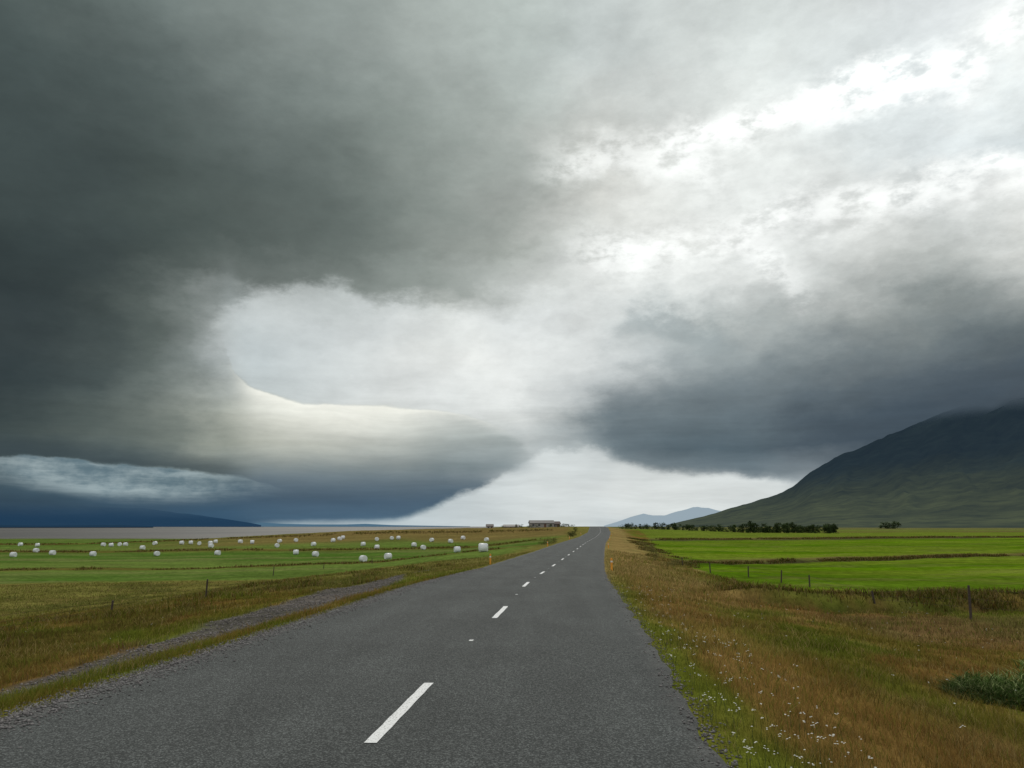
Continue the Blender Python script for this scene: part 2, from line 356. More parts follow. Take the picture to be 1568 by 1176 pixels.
# ---------------------------------------------------------------- materials
def mat(name):
    m=bpy.data.materials.new(name); m.use_nodes=True; m.node_tree.nodes.clear(); return m,NT(m.node_tree)
def finish(T,shader,disp=None):
    o=T.n.new('ShaderNodeOutputMaterial'); T.l.new(shader,o.inputs[0])
def bsdf(T,col,rough=.9,spec=.15,normal=None):
    b=T.n.new('ShaderNodeBsdfPrincipled'); T.put(b.inputs['Base Color'],col); T.put(b.inputs['Roughness'],rough)
    b.inputs['Specular IOR Level'].default_value=spec
    if normal is not None: T.l.new(normal,b.inputs['Normal'])
    return b.outputs[0]
def bump(T,h,dist,strength=1.):
    b=T.n.new('ShaderNodeBump'); b.inputs['Distance'].default_value=dist; b.inputs['Strength'].default_value=strength
    T.l.new(h,b.inputs['Height']); return b.outputs[0]
def pos(T): return T.n.new('ShaderNodeNewGeometry').outputs['Position']
def attr(T):
    a=T.n.new('ShaderNodeAttribute'); a.attribute_name='col'; return a.outputs['Color']
mg,T=mat('grassland')
p=pos(T); a=attr(T)
n1=T.noise(p,1.3,5,.65); n2=T.noise(p,22,3,.7); n3=T.noise(T.v('MULTIPLY',p,(.25,1,1)),.22,5,.6)
f=T.m('MULTIPLY',T.ss(n1,.25,.75,.58,1.42,lin=True),T.ss(n2,.2,.8,.6,1.4,lin=True))
f=T.m('MULTIPLY',f,T.ss(n3,.3,.7,.74,1.26,lin=True))
c=T.v('SCALE',a,scale=f)
d_=T.n.new('ShaderNodeBsdfDiffuse'); T.l.new(c,d_.inputs[0]); T.l.new(bump(T,T.m('ADD',n1,n2),.06,.7),d_.inputs['Normal'])
finish(T,d_.outputs[0])
mb,T=mat('grass_blades')
a=attr(T); b1=T.n.new('ShaderNodeBsdfDiffuse'); T.l.new(a,b1.inputs[0]); tr=T.n.new('ShaderNodeBsdfTranslucent'); T.l.new(a,tr.inputs[0])
mx=T.n.new('ShaderNodeMixShader'); mx.inputs[0].default_value=.42; T.l.new(b1.outputs[0],mx.inputs[1]); T.l.new(tr.outputs[0],mx.inputs[2])
finish(T,mx.outputs[0])
mst,T=mat('stone'); finish(T,bsdf(T,attr(T),.85,.3))
def simple(name,c,rough=.7,spec=.3,var=.25,scale=8,bd=None):
    m,T=mat(name); n=T.noise(pos(T),scale,4,.6)
    finish(T,bsdf(T,T.v('SCALE',c,scale=T.ss(n,.25,.75,1-var,1+var,lin=True)),rough,spec,bump(T,n,bd) if bd else None)); return m

# ---------------------------------------------------------------- ground sheet
ys=[-30.]
while ys[-1]<26000: ys.append(ys[-1]+max(.18,.011*abs(ys[-1])))
xh=[0.]
while xh[-1]<16000: xh.append(xh[-1]+max(.22,.02*abs(xh[-1])))
xs=np.array([-v for v in xh[:0:-1]]+xh); ys=np.array(ys)
X,Y=np.meshgrid(xs,ys); Z=H(X,Y); C=COL(X.ravel(),Y.ravel())
V=np.stack([X.ravel(),Y.ravel(),Z.ravel()],1)
nx,ny=len(xs),len(ys)
i=(np.arange(ny-1)[:,None]*nx+np.arange(nx-1)[None,:]).ravel()
F=np.stack([i,i+1,i+1+nx,i+nx],1)
np_mesh('ground',V,F,mg,C,True)
ms_,T=mat('fjord_water'); p=pos(T); n=T.noise(T.v('MULTIPLY',p,(.004,.0014,1)),1.,5,.6)
finish(T,bsdf(T,T.mix(T.ss(n,.35,.65),(.050,.053,.053,1),(.092,.088,.080,1)),.6,.12,bump(T,T.noise(p,.8,3,.6),.15)))
sx_=[-16000,-9000,-5000,-2500,-1200,-600,-300,-150,-60]; sy_=[395,600,1000,2000,4000,8000,14000,25000]
V=[(a,b,-5.15) for b in sy_ for a in sx_]; k=len(sx_)
F=[(j*k+q,j*k+q+1,(j+1)*k+q+1,(j+1)*k+q) for j in range(len(sy_)-1) for q in range(k-1)]
np_mesh('fjord',V,F,ms_)

# ---------------------------------------------------------------- road
ma,T=mat('asphalt'); p=pos(T)
geo=T.n.new('ShaderNodeAttribute'); geo.attribute_name='col'; sc=T.sep(geo.outputs['Vector'])
v1=T.n.new('ShaderNodeTexVoronoi'); T.l.new(p,v1.inputs['Vector']); v1.inputs['Scale'].default_value=75
n1=T.noise(p,60,3,.7); n2=T.noise(T.v('MULTIPLY',p,(1,.12,1)),1.5,4,.6); n3=T.noise(p,.35,4,.6)
vs=T.sep(v1.outputs['Color'])
base=T.mix(T.ss(vs[0],.45,1.),(.037,.041,.039,1),(.128,.138,.132,1))
f=T.m('MULTIPLY',T.ss(n1,.3,.7,.62,1.38,lin=True),T.ss(n2,.3,.7,.88,1.12,lin=True))
f=T.m('MULTIPLY',f,T.ss(n3,.3,.7,.86,1.14,lin=True))
s_=T.m('MULTIPLY',T.m('SUBTRACT',sc[0],.5),10.)
trk=None
for t0 in (-2.7,-1.1,.75,2.25):
    g=T.m('POWER',2.718,T.m('MULTIPLY',T.m('POWER',T.m('DIVIDE',T.m('SUBTRACT',s_,t0),.38),2.),-1.))
    trk=g if trk is None else T.m('ADD',trk,g)
f=T.m('MULTIPLY',f,T.m('ADD',.96,T.m('MULTIPLY',trk,.09)))
edge=T.m('MAXIMUM',T.m('SUBTRACT',s_,2.6),T.m('SUBTRACT',T.m('MULTIPLY',s_,-1),3.35))
em=T.ss(T.m('ADD',edge,T.m('MULTIPLY',T.m('SUBTRACT',T.noise(p,2.5,4,.7),.5),.7)),.1,.5)
base=T.mix(T.m('MULTIPLY',em,.6),base,(.115,.115,.108,1))
finish(T,bsdf(T,T.v('SCALE',base,scale=f),.92,.2,bump(T,T.m('ADD',v1.outputs['Distance'],n1),.006,.8)))
ry=np.concatenate([np.arange(-28,60,.2),np.arange(60,420,1.)])
cs=np.array([-RL-.12,-RL,-3.6,-3,-2,-1,0,1,2,2.7,RR,RR+.1])
Xr=RC(ry)[:,None]+cs[None,:]
jit=(fbm(ry*1.7,ry*0+3,4,90)-.5)*.34; jit2=(fbm(ry*1.7,ry*0+9,4,95)-.5)*.24
Xr[:,0]+=jit; Xr[:,1]+=jit; Xr[:,-1]+=jit2; Xr[:,-2]+=jit2
Zr=RZ(ry)[:,None]+np.zeros_like(Xr); Zr[:,0]-=.09; Zr[:,-1]-=.08
Vr=np.stack([Xr.ravel(),np.repeat(ry,len(cs)),Zr.ravel()],1)
Cr=np.zeros((len(Vr),3)); Cr[:,0]=((Xr-RC(ry)[:,None])/10+.5).ravel()
n=len(cs); i=(np.arange(len(ry)-1)[:,None]*n+np.arange(n-1)[None,:]).ravel()
np_mesh('road',Vr,np.stack([i,i+1,i+1+n,i+n],1),ma,Cr,True)
mw,T=mat('road_paint'); p=pos(T)
n=T.noise(p,45,4,.7)
finish(T,bsdf(T,T.mix(T.ss(n,.52,.66),(.68,.69,.68,1),(.18,.18,.17,1)),.6,.3,bump(T,n,.003)))
V=[];F=[]
def strip(y0,y1,w):
    yy=np.arange(y0,y1+.01,min(.3,(y1-y0)))
    for k,y in enumerate(yy):
        o=len(V); j=random.uniform(-.006,.006)
        V.append((RC(y)-w/2+j,y,RZ(y)+.006)); V.append((RC(y)+w/2+j,y,RZ(y)+.006))
        if k: F.append((o-2,o-1,o+1,o))
y=7.35
while y<300:
    strip(y,y+2.7,.115)
    if y<60: strip(y+6.35,y+6.5,.07)
    y+=9.9
y=7.35-9.9
while y>-25: strip(y,y+2.7,.115); y-=9.9
np_mesh('road_markings',V,F,mw)

# ---------------------------------------------------------------- stones
def stones(name,xa,ya,sz,zoff=0,cb=A(.15,.14,.135)):
    n=len(xa); o=np.array([(1,0,0),(-1,0,0),(0,1,0),(0,-1,0),(0,0,1),(0,0,-1)],float)
    f=np.array([(0,2,4),(2,1,4),(1,3,4),(3,0,4),(2,0,5),(1,2,5),(3,1,5),(0,3,5)])
    v=o[None]*rng.uniform(.6,1.3,(n,6,1))*np.stack([sz,sz*.8,sz*.55],1)[:,None,:]
    a=rng.uniform(0,6.28,n); ca,sa=np.cos(a)[:,None],np.sin(a)[:,None]
    vx=v[...,0]*ca-v[...,1]*sa; vy=v[...,0]*sa+v[...,1]*ca
    s=xa-RC(ya); on=(s>-RL)&(s<RR)
    z=np.where(on,RZ(ya),H(xa,ya))+sz*.3+zoff
    v=np.stack([vx+xa[:,None],vy+ya[:,None],v[...,2]+z[:,None]],2).reshape(-1,3)
    F=(f[None]+6*np.arange(n)[:,None,None]).reshape(-1,3)
    C=np.repeat(cb*rng.uniform(.45,1.7,(n,1)),6,axis=0)
    return np_mesh(name,v,F,mst,C)
n=20000; yy=np.exp(rng.uniform(math.log(4),math.log(45),n)); ss=-RL-.15+rng.normal(0,.28,n)
xa=RC(yy)+ss
n2_=2500; y2=np.exp(rng.uniform(math.log(4),math.log(40),n2_)); x2=RC(y2)+RR+.08+rng.normal(0,.1,n2_)
stones('shoulder_gravel',np.concatenate([xa,x2]),np.concatenate([yy,y2]),rng.uniform(.006,.024,n+n2_))
n=26000; yy=rng.uniform(5,55,n); xx=RC(yy)+rng.uniform(-12,-5,n); k=gravmask(xx,yy)>rng.uniform(.2,1,n)
stones('track_gravel',xx[k],yy[k],rng.uniform(.012,.045,k.sum()),0,A(.14,.125,.115))

# ---------------------------------------------------------------- grass blades
def blades(name,x,y,z,h,w,col,lean=.35,ang=None):
    n=len(x); a=rng.uniform(0,6.28,n) if ang is None else ang
    dx,dy=np.cos(a),np.sin(a); ln=rng.uniform(.1,1,n)*lean*h*2
    la=rng.uniform(0,6.28,n); lx,ly=np.cos(la)*ln,np.sin(la)*ln
    P=np.zeros((n,5,3))
    for k,(t,ww,zz) in enumerate(((0,1,0),(0,-1,0),(.35,.8,.55),(.35,-.8,.55),(1,0,1))):
        P[:,k,0]=x+dx*w*ww/2+lx*t; P[:,k,1]=y+dy*w*ww/2+ly*t; P[:,k,2]=z+h*zz-(.02 if zz==0 else 0)
    f=np.array([(0,1,2),(1,3,2),(2,3,4)]); F=(f[None]+5*np.arange(n)[:,None,None]).reshape(-1,3)
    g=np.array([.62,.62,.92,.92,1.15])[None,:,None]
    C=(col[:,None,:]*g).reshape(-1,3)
    return np_mesh(name,P.reshape(-1,3),F,mb,C)
N=380000
d=np.exp(rng.uniform(math.log(3.),math.log(85),N)); x=rng.uniform(-1,1,N)*(.72*d+2.5); y=d
s=x-RC(y); e=np.where(s>0,s-RR,-s-RL)
keep=(e>.04+rng.uniform(0,.25,N)*(s<0)+rng.uniform(0,.1,N))
gm=gravmask(x,y); keep&=gm<rng.uniform(.0,.75,N)
tuft=fbm(x*1.6,y*1.6,3,120); keep&=(tuft+.28>rng.uniform(0.1,.8,N))
keep&=~((s<0)&(e<.6)&(rng.uniform(0,1,N)<.6))
nb=40.5+np.interp(x,[10,14,16,25],[14,14,4,-1]); keep&=~((s>10.2)&(y>nb+1)); keep&=~((s<-8)&(y>88))
x,y,s,e,d,tuft=[q[keep] for q in (x,y,s,e,d,tuft)]
c=COL(x,y)*1.2; n=len(x)
sp=fbm(x*.7,y*.5,4,200)[:,None]
r=rng.uniform(0,1,(n,1)); c=np.where(r<.02+.16*(sp>.52),STRAW*1.25,np.where(r>.78+.1*(sp>.5),OLIVE*1.2,c)); c=c*rng.uniform(.6,1.4,(n,1))*(.72+.56*fbm(x*1.1+5,y*.8,3,210))[:,None]
h=(.03+.19*tuft**1.8+rng.uniform(0,.05,n))*sm(-.1,1.2,e)*.9+.03
h=h*np.where(rng.uniform(0,1,n)<.05,1.8,1)
h=h*np.where((s>0)&(e>5)&(y<25),.8,1)*np.where((s>0)&(y>30)&(s<10.5),1.35,1)
w=np.maximum(.0035,.00060*d)
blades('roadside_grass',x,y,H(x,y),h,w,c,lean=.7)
K=[]
for _ in range(190):
    q=random.random()
    if q<.5: yy=random.uniform(34.8,37.5); xx=random.uniform(10,36)
    elif q<.8: yy=random.uniform(40,200); xx=RC(yy)+random.uniform(8,11.5)
    else: yy=random.uniform(20,70); xx=RC(yy)-random.uniform(10,25)
    K.append((xx,yy))
K=np.array(K); m=80
x=np.repeat(K[:,0],m)+rng.normal(0,.5,len(K)*m); y=np.repeat(K[:,1],m)+rng.normal(0,.45,len(K)*m); hh=rng.uniform(.12,.38,len(x))
lx=[];ly=[];lh=[]
for f0,x0,x1,nn,jw,h0 in ((lambda q:84.6+(q-22)*.43+1.6,19,110,9000,.45,.22),(lambda q:200+(q-43)*.42+8,38,260,9000,2,.45),(lambda q:128+q*.10,-130,-2,4500,1.0,.3),(lambda q:195-q*.05,-190,6,4500,2.,.4),(lambda q:275+q*0,-200,14,3500,4,.5)):
    q=rng.uniform(x0,x1,nn); gap=fbm(q*.12,q*0,3,33)>.28; q=q[gap]; lx.append(q); ly.append(f0(q)+rng.normal(0,jw,len(q))); lh.append(rng.uniform(.4,1.3,len(q))*h0)
x=np.concatenate([x]+lx); y=np.concatenate([y]+ly); hh=np.concatenate([hh]+lh); s=x-RC(y); k=(s<-6)|(s>6); x=x[k]; y=y[k]; hh=hh[k]
c=np.where(rng.uniform(0,1,(len(x),1))<.4,STRAW*.85,np.where(rng.uniform(0,1,(len(x),1))<.35,ORANGE*.7,OLIVE*.75))*rng.uniform(.5,1.2,(len(x),1))
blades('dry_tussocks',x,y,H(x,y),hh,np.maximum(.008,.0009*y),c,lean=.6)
# mown heap of green grass
n=9000; a=rng.uniform(0,6.28,n); r=np.sqrt(rng.uniform(0,1,n)); x=8.7+np.cos(a)*r*1.6; y=13.2+np.sin(a)*r*1.25
top=.55*(1-r**2)*np.clip(2.6*fbm(x*3,y*3,3,140)-.7,0.05,1.4)
z=H(x,y)+top*rng.uniform(.4,1,n)
c=np.where(rng.uniform(0,1,(n,1))<.3,A(.26,.31,.13),A(.07,.12,.03))*rng.uniform(.4,1.5,(n,1))*(.5+1.2*(top/.55))[:,None].clip(.5,1.5)
blades('cut_grass_heap',x,y,z,rng.uniform(.04,.14,n),rng.uniform(.010,.020,n),c,lean=1.9)
# white wild flowers
V=[];F=[]
mf,T=mat('flower'); finish(T,bsdf(T,attr(T),.7,.2)); CC=[]
def flower(x,y):
    z0=float(H(x,y)); h=random.uniform(.14,.30); lx,ly=random.uniform(-.05,.05),random.uniform(-.05,.05)
    o=len(V); w=.003
    V.extend([(x-w,y,z0),(x+w,y,z0),(x+lx,y+ly,z0+h)]); F.append((o,o+1,o+2)); CC.extend([(.06,.08,.02)]*3)
    for k in range(random.randint(1,4)):
        cx,cy,cz=x+lx+random.uniform(-.022,.022),y+ly+random.uniform(-.022,.022),z0+h+random.uniform(-.012,.012); r=random.uniform(.006,.012)
        o=len(V); V.append((cx,cy,cz+.004)); CC.append((.55,.55,.45))
        for q in range(6): V.append((cx+r*math.cos(q*1.047),cy+r*math.sin(q*1.047),cz)); CC.append((.6,.6,.55))
        for q in range(6): F.append((o,o+1+q,o+1+(q+1)%6))
for _ in range(260):
    yy=random.choice([random.uniform(5.5,9),random.gauss(12,2.5),random.uniform(8,26)])
    if yy<4.5: continue
    flower(RC(yy)+RR+abs(random.gauss(.6,.5))+.1,yy)
for _ in range(120):
    yy=random.uniform(7,32); flower(RC(yy)+RR+random.uniform(2,12),yy)
for _ in range(60):
    yy=random.uniform(15,50); flower(RC(yy)-RL-random.uniform(3,25),yy)
np_mesh('wildflowers',V,F,mf,np.array(CC))

# ---------------------------------------------------------------- hay bales
mbw,T=mat('white_bale_wrap'); tcn=T.n.new('ShaderNodeTexCoord'); n=T.noise(T.v('MULTIPLY',tcn.outputs['Object'],(1,6,1)),3,4,.6)
finish(T,bsdf(T,T.v('SCALE',(.80,.82,.82),scale=T.ss(n,.3,.7,.86,1.03,lin=True)),.35,.5,bump(T,n,.03)))
bm=bmesh.new(); bmesh.ops.create_cone(bm,cap_ends=True,segments=28,radius1=.56,radius2=.56,depth=1.12)
ed=[e for e in bm.edges if len(e.link_faces)==2 and any(len(f.verts)>6 for f in e.link_faces)]
bmesh.ops.bevel(bm,geom=ed,offset=.09,segments=3,affect='EDGES')
for v in bm.verts:
    v.co.x,v.co.z=v.co.z,v.co.x
    if v.co.z<-.45: v.co.z=-.45-(abs(v.co.z)-.45)*.35
    v.co+=Vector([random.uniform(-.008,.008) for _ in range(3)])
bmesh.ops.recalc_face_normals(bm,faces=bm.faces)
bme=bpy.data.meshes.new('hay_bale'); bm.to_mesh(bme); bm.free(); bme.materials.append(mbw)
for q in bme.polygons: q.use_smooth=len(q.vertices)<8
def ground_hit(px,py):
    u,F_,up=pdir(px,py); t=5/F_
    while t*F_<3000:
        zz=EYE+up*t
        if zz<=H(u*t,F_*t): return u*t,F_*t
        t*=1.01
    return None
BP=[(20,850),(57,834),(55,843),(80,847),(142,849),(158,834),(170,834),(183,833),(192,833),(218,839),(240,848),(237,832),(278,831),(292,831),(305,832),(322,831),(333,847),(330,829),(323,836),(368,829),(386,830),(424,835),(428,828),(453,846),(453,827),(483,849),(480,833),(510,827),(520,825),(525,823),(556,833),(577,826),(577,838),(594,853),(556,857),(600,824),(610,823),(634,834),(648,839),(661,827),(690,829),(700,843),(709,823),(740,842),(745,826),(31,833)]
for px,py in BP:
    hh=ground_hit(px,py+3)
    if hh is None or hh[1]>420: continue
    bx,by=hh; ob=bpy.data.objects.new('hay_bale',bme); scene.collection.objects.link(ob)
    ob.location=(bx,by,float(H(bx,by))+.47); ob.rotation_euler=(0,0,random.uniform(0,3.14))

# ---------------------------------------------------------------- fences, posts
mwood=simple('weathered_wood',(.07,.055,.045),.9,.1,.4,20)
def fence(name,pts,hts,wires=True):
    V=[];F=[]
    def tube(a,b,r,k=6,r2=None):
        a=Vector(a);b=Vector(b); dr=(b-a).normalized(); u=dr.orthogonal().normalized(); w=dr.cross(u); o=len(V); r2=r2 or r
        for q in range(k):
            t=q*2*math.pi/k; V.append(a+(u*math.cos(t)+w*math.sin(t))*r)
        for q in range(k):
            t=q*2*math.pi/k; V.append(b+(u*math.cos(t)+w*math.sin(t))*r2)
        for q in range(k): F.append((o+q,o+(q+1)%k,o+k+(q+1)%k,o+k+q))
        V.append(b+dr*.01); c=len(V)-1
        for q in range(k): F.append((o+k+q,o+k+(q+1)%k,c,c))
    tops=[]
    for (x,y),h in zip(pts,hts):
        z=float(H(x,y)); lean=(random.uniform(-.09,.09),random.uniform(-.07,.07))
        tube((x,y,z-.2),(x+lean[0],y+lean[1],z+h),.05,7,.042); tops.append((x+lean[0]*.9,y+lean[1]*.9,z,h))
    if wires:
        for a,b in zip(tops,tops[1:]):
            for fr in (.35,.6,.9):
                tube((a[0],a[1],a[2]+a[3]*fr),(b[0],b[1],b[2]+b[3]*fr),.004,3)
    me=bpy.data.meshes.new(name); me.from_pydata([tuple(v) for v in V],[],[tuple(dict.fromkeys(f)) for f in F]); me.materials.append(mwood)
    ob=bpy.data.objects.new(name,me); scene.collection.objects.link(ob)
def gp(l): return [ground_hit(*q) for q in l]
fence('wire_fence',gp([(-60,985),(170,938),(315,916),(418,882),(495,872),(570,864)]),[.7,.5,.95,1.1,.7,.9])
fence('wire_fence',gp([(1700,962),(1487,950),(1340,925),(1240,900),(1196,893),(1146,884),(1088,878),(1046,868)]),[1.05,1.2,.5,.7,.8,.8,.8,.8])
mor=simple('orange_plastic',(.72,.30,.03),.5,.4,.1); mrf=simple('reflector',(.7,.7,.66),.3,.5,.05)
def marker(x,y,h=.68):
    bm=bmesh.new()
    pr=[(-.055,-.03),(.055,-.03),(.055,.03),(0,.045),(-.055,.03)]
    lv=[-.2,h*.66,h*.66,h*.78,h*.78,h*.94,h]; sc=[1,1,1.03,1.03,1,1,.55]
    rings=[[bm.verts.new((a*s,b*s,z)) for a,b in pr] for z,s in zip(lv,sc)]
    for k in range(len(rings)-1):
        for q in range(5):
            f=bm.faces.new((rings[k][q],rings[k][(q+1)%5],rings[k+1][(q+1)%5],rings[k+1][q])); f.material_index=1 if k==2 else 0
    bm.faces.new(rings[-1])
    me=bpy.data.meshes.new('marker_post'); bm.to_mesh(me); bm.free(); me.materials.append(mor); me.materials.append(mrf)
    ob=bpy.data.objects.new('marker_post',me); scene.collection.objects.link(ob); ob.location=(x,y,float(H(x,y)))
for yy in (52,102,152,202): marker(RC(yy)-RL-.5,yy)
for yy in (43,93,143,193): marker(RC(yy)+RR+.45,yy)

# ---------------------------------------------------------------- vegetation masses
def foliage(name,items,leafc,seed):
    rr=np.random.default_rng(seed); Vs=[];Fs=[];Cs=[]; off=0
    for (x,y,h,w) in items:
        z=float(H(x,y))
        for k in range(4):
            a=rr.uniform(0,6.28); b=0 if k==0 else .5
            p0=np.array([x,y,z-.2+ (0 if k==0 else h*.2)]); p1=p0+np.array([math.cos(a)*w*b*.6,math.sin(a)*w*b*.6,h*(.75 if k==0 else .4)])
            r0=h*.03*(1 if k==0 else .5); ring=np.array([(1,0,0),(-.5,.87,0),(-.5,-.87,0)])
            v=np.concatenate([p0+ring*r0,p1+ring*r0*.3]); Vs.append(v)
            Fs.append(np.array([(0,1,4,3),(1,2,5,4),(2,0,3,5)])+off); off+=6; Cs.append(np.tile(A(.05,.04,.03),(6,1)))
        nl=rr.integers(9,14)
        for _ in range(nl):
            a=rr.uniform(0,6.28); q=rr.uniform(0,.85)*w/2; cx,cy,cz=x+math.cos(a)*q,y+math.sin(a)*q,z+h*rr.uniform(.05,.85); lr=w*rr.uniform(.13,.26)
            n=34; dd=rr.normal(0,1,(n,3)); dd/=np.linalg.norm(dd,axis=1)[:,None]; pp=np.array([cx,cy,cz])+dd*lr*rr.uniform(.5,1.1,(n,1))*np.array([1,1,.8])
            sz=h*.05*rr.uniform(.6,1.5,(n,1)); u=rr.normal(0,1,(n,3)); u/=np.linalg.norm(u,axis=1)[:,None]; t=np.cross(u,rr.normal(0,1,(n,3))); t/=np.linalg.norm(t,axis=1)[:,None]
            v=np.stack([pp-u*sz,pp+t*sz*.7,pp+u*sz,pp-t*sz*.7],1).reshape(-1,3); Vs.append(v)
            Fs.append(np.arange(4*n).reshape(n,4)+off); off+=4*n
            cb=leafc*rr.uniform(.6,1.5); Cs.append(np.repeat(cb*rr.uniform(.6,1.4,(n,1)),4,axis=0))
    return np_mesh(name,np.concatenate(Vs),np.concatenate(Fs),mb,np.concatenate(Cs))
def at(px,dist):
    u,F_,up=pdir(px,806); return u/F_*dist,dist
it=[]
px=955
while px<1118:
    x,y=at(px+random.uniform(-3,3),random.uniform(395,440)); it.append((x,y,random.uniform(2.4,4.6),random.uniform(3.5,6))); px+=random.uniform(2.5,7)
while px<1284:
    x,y=at(px+random.uniform(-3,3),random.uniform(395,430)); it.append((x,y,random.uniform(3.2,5.4)+(1.8 if (1118<px<1150 or 1180<px<1215) else 0)*random.random(),random.uniform(4,6))); px+=random.uniform(2.2,5.5)
for px in (1350,1356,1362,1368,1374): x,y=at(px,900); it.append((x,y,random.uniform(6,10),9))
foliage('distant_tree_row',it,A(.034,.052,.018),3)
it=[]
for yy,ds in ((128,-6.5),(131,-7.5),(134,-6),(200,-7),(206,-6.5),(212,-7.5),(250,-8)):
    it.append((float(RC(yy))+ds,yy,random.uniform(1.0,1.8),random.uniform(1.8,2.8)))
foliage('roadside_shrubs',it,A(.08,.085,.028),5)
it=[]
for yy in np.linspace(60,130,14): it.append((float(RC(yy))+8.5+random.uniform(-1,1.5),yy,random.uniform(.4,.8),random.uniform(1.2,2.4)))
foliage('ditch_shrubs',it,A(.15,.14,.05),6)

# ---------------------------------------------------------------- farm
def building(name,x,y,w,dp,h,rh,wc,rc,rot=0,nwin=4,sink=.1):
    e=bpy.data.objects.new(name,None); scene.collection.objects.link(e); e.location=(x,y,float(H(x,y))-sink); e.rotation_euler=(0,0,rot)
    def add(nm,V,F,m):
        me=bpy.data.meshes.new(nm); me.from_pydata(V,[],F); me.materials.append(m); o=bpy.data.objects.new(nm,me); scene.collection.objects.link(o); o.parent=e
    a,b=w/2,dp/2
    add('walls',[(-a,-b,0),(a,-b,0),(a,b,0),(-a,b,0),(-a,-b,h),(a,-b,h),(a,b,h),(-a,b,h),(-a,0,h+rh),(a,0,h+rh)],
        [(0,1,5,4),(2,3,7,6),(1,2,6,9,5),(3,0,4,8,7)],simple(name+'_wall',wc,.8,.2,.12,2))
    o=.35; sl=rh/b
    V=[];F=[]
    for sg in (-1,1):
        k=len(V); V+=[(-a-o,sg*(b+o),h-o*sl+.02),(a+o,sg*(b+o),h-o*sl+.02),(a+o,0,h+rh+.02),(-a-o,0,h+rh+.02),(-a-o,sg*(b+o),h-o*sl+.17),(a+o,sg*(b+o),h-o*sl+.17),(a+o,0,h+rh+.17),(-a-o,0,h+rh+.17)]
        F+=[(k,k+1,k+2,k+3),(k+4,k+5,k+6,k+7),(k,k+1,k+5,k+4),(k+1,k+2,k+6,k+5),(k+3,k,k+4,k+7)]
    add('roof',V,F,simple(name+'_roof',rc,.6,.3,.15,2))
    V=[];F=[]
    for q in range(nwin):
        cx=-a+w*(q+.5)/nwin; k=len(V)
        if q==nwin//2: continue
        V+=[(cx-.5,-b-.02,h*.4),(cx+.5,-b-.02,h*.4),(cx+.5,-b-.02,h*.8),(cx-.5,-b-.02,h*.8)]; F.append((k,k+1,k+2,k+3))
    add('windows',V,F,simple(name+'_glass',(.03,.035,.04),.1,.5,.1))
    cx=-a+w*(nwin//2+.5)/nwin
    add('door',[(cx-.5,-b-.02,.1),(cx+.5,-b-.02,.1),(cx+.5,-b-.02,min(2.1,h*.9)),(cx-.5,-b-.02,min(2.1,h*.9))],[(0,1,2,3)],simple(name+'_door',(.12,.06,.04),.6))
x,y=at(829,400); building('farmhouse',x,y,12,7,2.4,1.3,(.30,.28,.26),(.075,.07,.07),.08)
x,y=at(850,405); building('farm_shed',x,y,4.5,4,2.1,1.1,(.2,.18,.17),(.09,.06,.05),.2,2)
x,y=at(783,470); building('barn',x,y,9,7,2.2,1.1,(.22,.20,.19),(.09,.085,.085),-.1,3,1.1)
x,y=at(750,480); building('barn',x,y,4,4,2.0,1.1,(.4,.38,.36),(.10,.08,.07),.1,2,.7)
it=[]
for px in (809,814,856,860,864,798,870,876,790,770,822,842):
    x,y=at(px,385); it.append((x,y,random.uniform(1.2,2.2),2.8))
foliage('farm_shrubs',it,A(.05,.065,.024),9)

# ---------------------------------------------------------------- mountains
def ridge(name,pts,r,m,front=.75,foot=-3,noise=.06,power=1.6,seed=1,na=260,nr=60,extra=None,gul=40):
    q=np.array([azel(*p) for p in pts])
    if extra: q=np.concatenate([q,np.array(extra)])
    az=np.linspace(q[0,0],q[-1,0],na); el=np.interp(az,q[:,0],q[:,1])
    t=np.concatenate([np.linspace(0,1,nr),np.linspace(1,0,nr//3)[1:]])
    rad=np.concatenate([np.linspace(r*front,r,nr),np.linspace(r,r*1.3,nr//3)[1:]])
    A_,T_=np.meshgrid(np.radians(az),t); RAD=np.repeat(rad[:,None],na,1)
    top=np.tan(np.radians(el))*r+EYE+(fbm(az*1.3,az*0+seed,4,seed)-.5)*r*.0035*sm(.1,2,el)
    Xm,Ym=RAD*np.sin(A_),RAD*np.cos(A_)
    n=fbm(Xm/(r*.05),Ym/(r*.05),5,seed)-.5; wv=fbm(Xm/(r*.03),Ym/(r*.03),3,seed+5)*.8; rg=np.abs(fbm(A_*gul+wv,RAD/(r*.5),4,seed+9)-.5)*2
    hgt=(top[None,:]-foot)*(.06*T_+.94*T_**power)
    Zm=foot+hgt+(n*noise*1.2-rg*noise*1.6)*np.abs(hgt)*np.where(T_<1,1,.4)*(1-T_**6*.85)
    V=np.stack([Xm.ravel(),Ym.ravel(),Zm.ravel()],1); i=(np.arange(len(t)-1)[:,None]*na+np.arange(na-1)[None,:]).ravel()
    return np_mesh(name,V,np.stack([i,i+1,i+1+na,i+na],1),m,None,True)
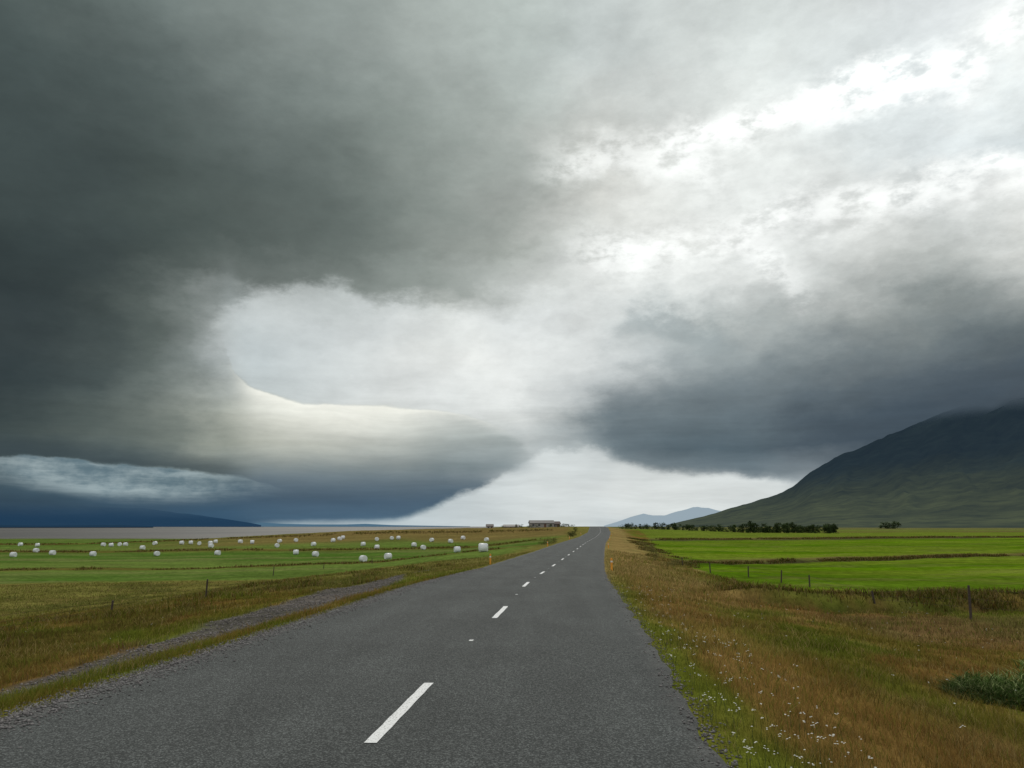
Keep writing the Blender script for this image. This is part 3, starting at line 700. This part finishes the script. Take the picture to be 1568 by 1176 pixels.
def hazemat(name,haze,fac,low,high,z0,z1,cloud=None):
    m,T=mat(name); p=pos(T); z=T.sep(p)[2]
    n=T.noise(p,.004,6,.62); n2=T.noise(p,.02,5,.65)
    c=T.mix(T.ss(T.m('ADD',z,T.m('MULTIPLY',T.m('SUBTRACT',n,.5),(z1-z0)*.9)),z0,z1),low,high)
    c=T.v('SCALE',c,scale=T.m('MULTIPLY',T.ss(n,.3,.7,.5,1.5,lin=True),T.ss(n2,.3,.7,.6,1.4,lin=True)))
    d=bsdf(T,c,1,.0); e=T.n.new('ShaderNodeEmission'); T.put(e.inputs[0],haze)  # distance haze is put on as emission mixed into the surface
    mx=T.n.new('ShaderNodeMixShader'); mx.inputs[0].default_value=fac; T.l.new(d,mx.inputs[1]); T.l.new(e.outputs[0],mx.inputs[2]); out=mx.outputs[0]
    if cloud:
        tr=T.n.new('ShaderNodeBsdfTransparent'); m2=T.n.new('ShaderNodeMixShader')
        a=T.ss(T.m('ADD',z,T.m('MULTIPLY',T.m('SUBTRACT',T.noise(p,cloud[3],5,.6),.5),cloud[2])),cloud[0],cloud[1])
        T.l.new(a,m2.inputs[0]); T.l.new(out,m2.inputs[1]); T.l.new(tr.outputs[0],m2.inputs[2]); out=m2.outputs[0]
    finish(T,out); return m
mm=hazemat('mountain_slope',s2l((48,66,81)),.42,(.085,.092,.032,1),(.013,.018,.015,1),10,240,(375,470,100,.0022))  # dark high colour paints the cloud's shade onto the upper slope
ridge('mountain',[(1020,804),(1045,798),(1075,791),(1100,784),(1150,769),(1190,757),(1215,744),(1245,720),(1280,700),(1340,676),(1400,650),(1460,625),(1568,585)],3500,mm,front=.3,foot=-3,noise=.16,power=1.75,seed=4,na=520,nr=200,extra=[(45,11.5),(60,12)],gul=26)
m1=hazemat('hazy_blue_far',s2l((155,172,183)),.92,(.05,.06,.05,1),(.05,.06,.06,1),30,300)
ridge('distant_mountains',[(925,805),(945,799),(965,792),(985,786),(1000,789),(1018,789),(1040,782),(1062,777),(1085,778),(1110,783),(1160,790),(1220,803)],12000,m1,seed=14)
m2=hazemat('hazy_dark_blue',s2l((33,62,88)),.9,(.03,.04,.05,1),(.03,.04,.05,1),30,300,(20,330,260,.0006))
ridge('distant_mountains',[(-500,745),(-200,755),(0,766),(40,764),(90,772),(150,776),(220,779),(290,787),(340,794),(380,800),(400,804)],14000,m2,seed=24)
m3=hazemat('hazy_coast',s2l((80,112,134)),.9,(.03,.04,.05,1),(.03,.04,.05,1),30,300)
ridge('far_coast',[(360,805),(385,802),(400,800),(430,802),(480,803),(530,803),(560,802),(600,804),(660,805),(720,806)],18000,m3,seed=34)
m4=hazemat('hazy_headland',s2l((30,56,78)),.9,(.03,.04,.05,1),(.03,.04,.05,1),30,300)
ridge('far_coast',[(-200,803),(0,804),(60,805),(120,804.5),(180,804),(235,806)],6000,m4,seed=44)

# ---------------------------------------------------------------- camera
cam=bpy.data.cameras.new('camera'); co=bpy.data.objects.new('camera',cam); scene.collection.objects.link(co)
cam.sensor_width=36; cam.lens=18/math.tan(math.radians(33.5)); cam.clip_start=.05; cam.clip_end=60000
co.location=(0,0,EYE); co.rotation_euler=(math.radians(90)+PITCH,0,0); scene.camera=co
scene.view_settings.view_transform='Standard'; scene.view_settings.look='None'; scene.view_settings.exposure=0
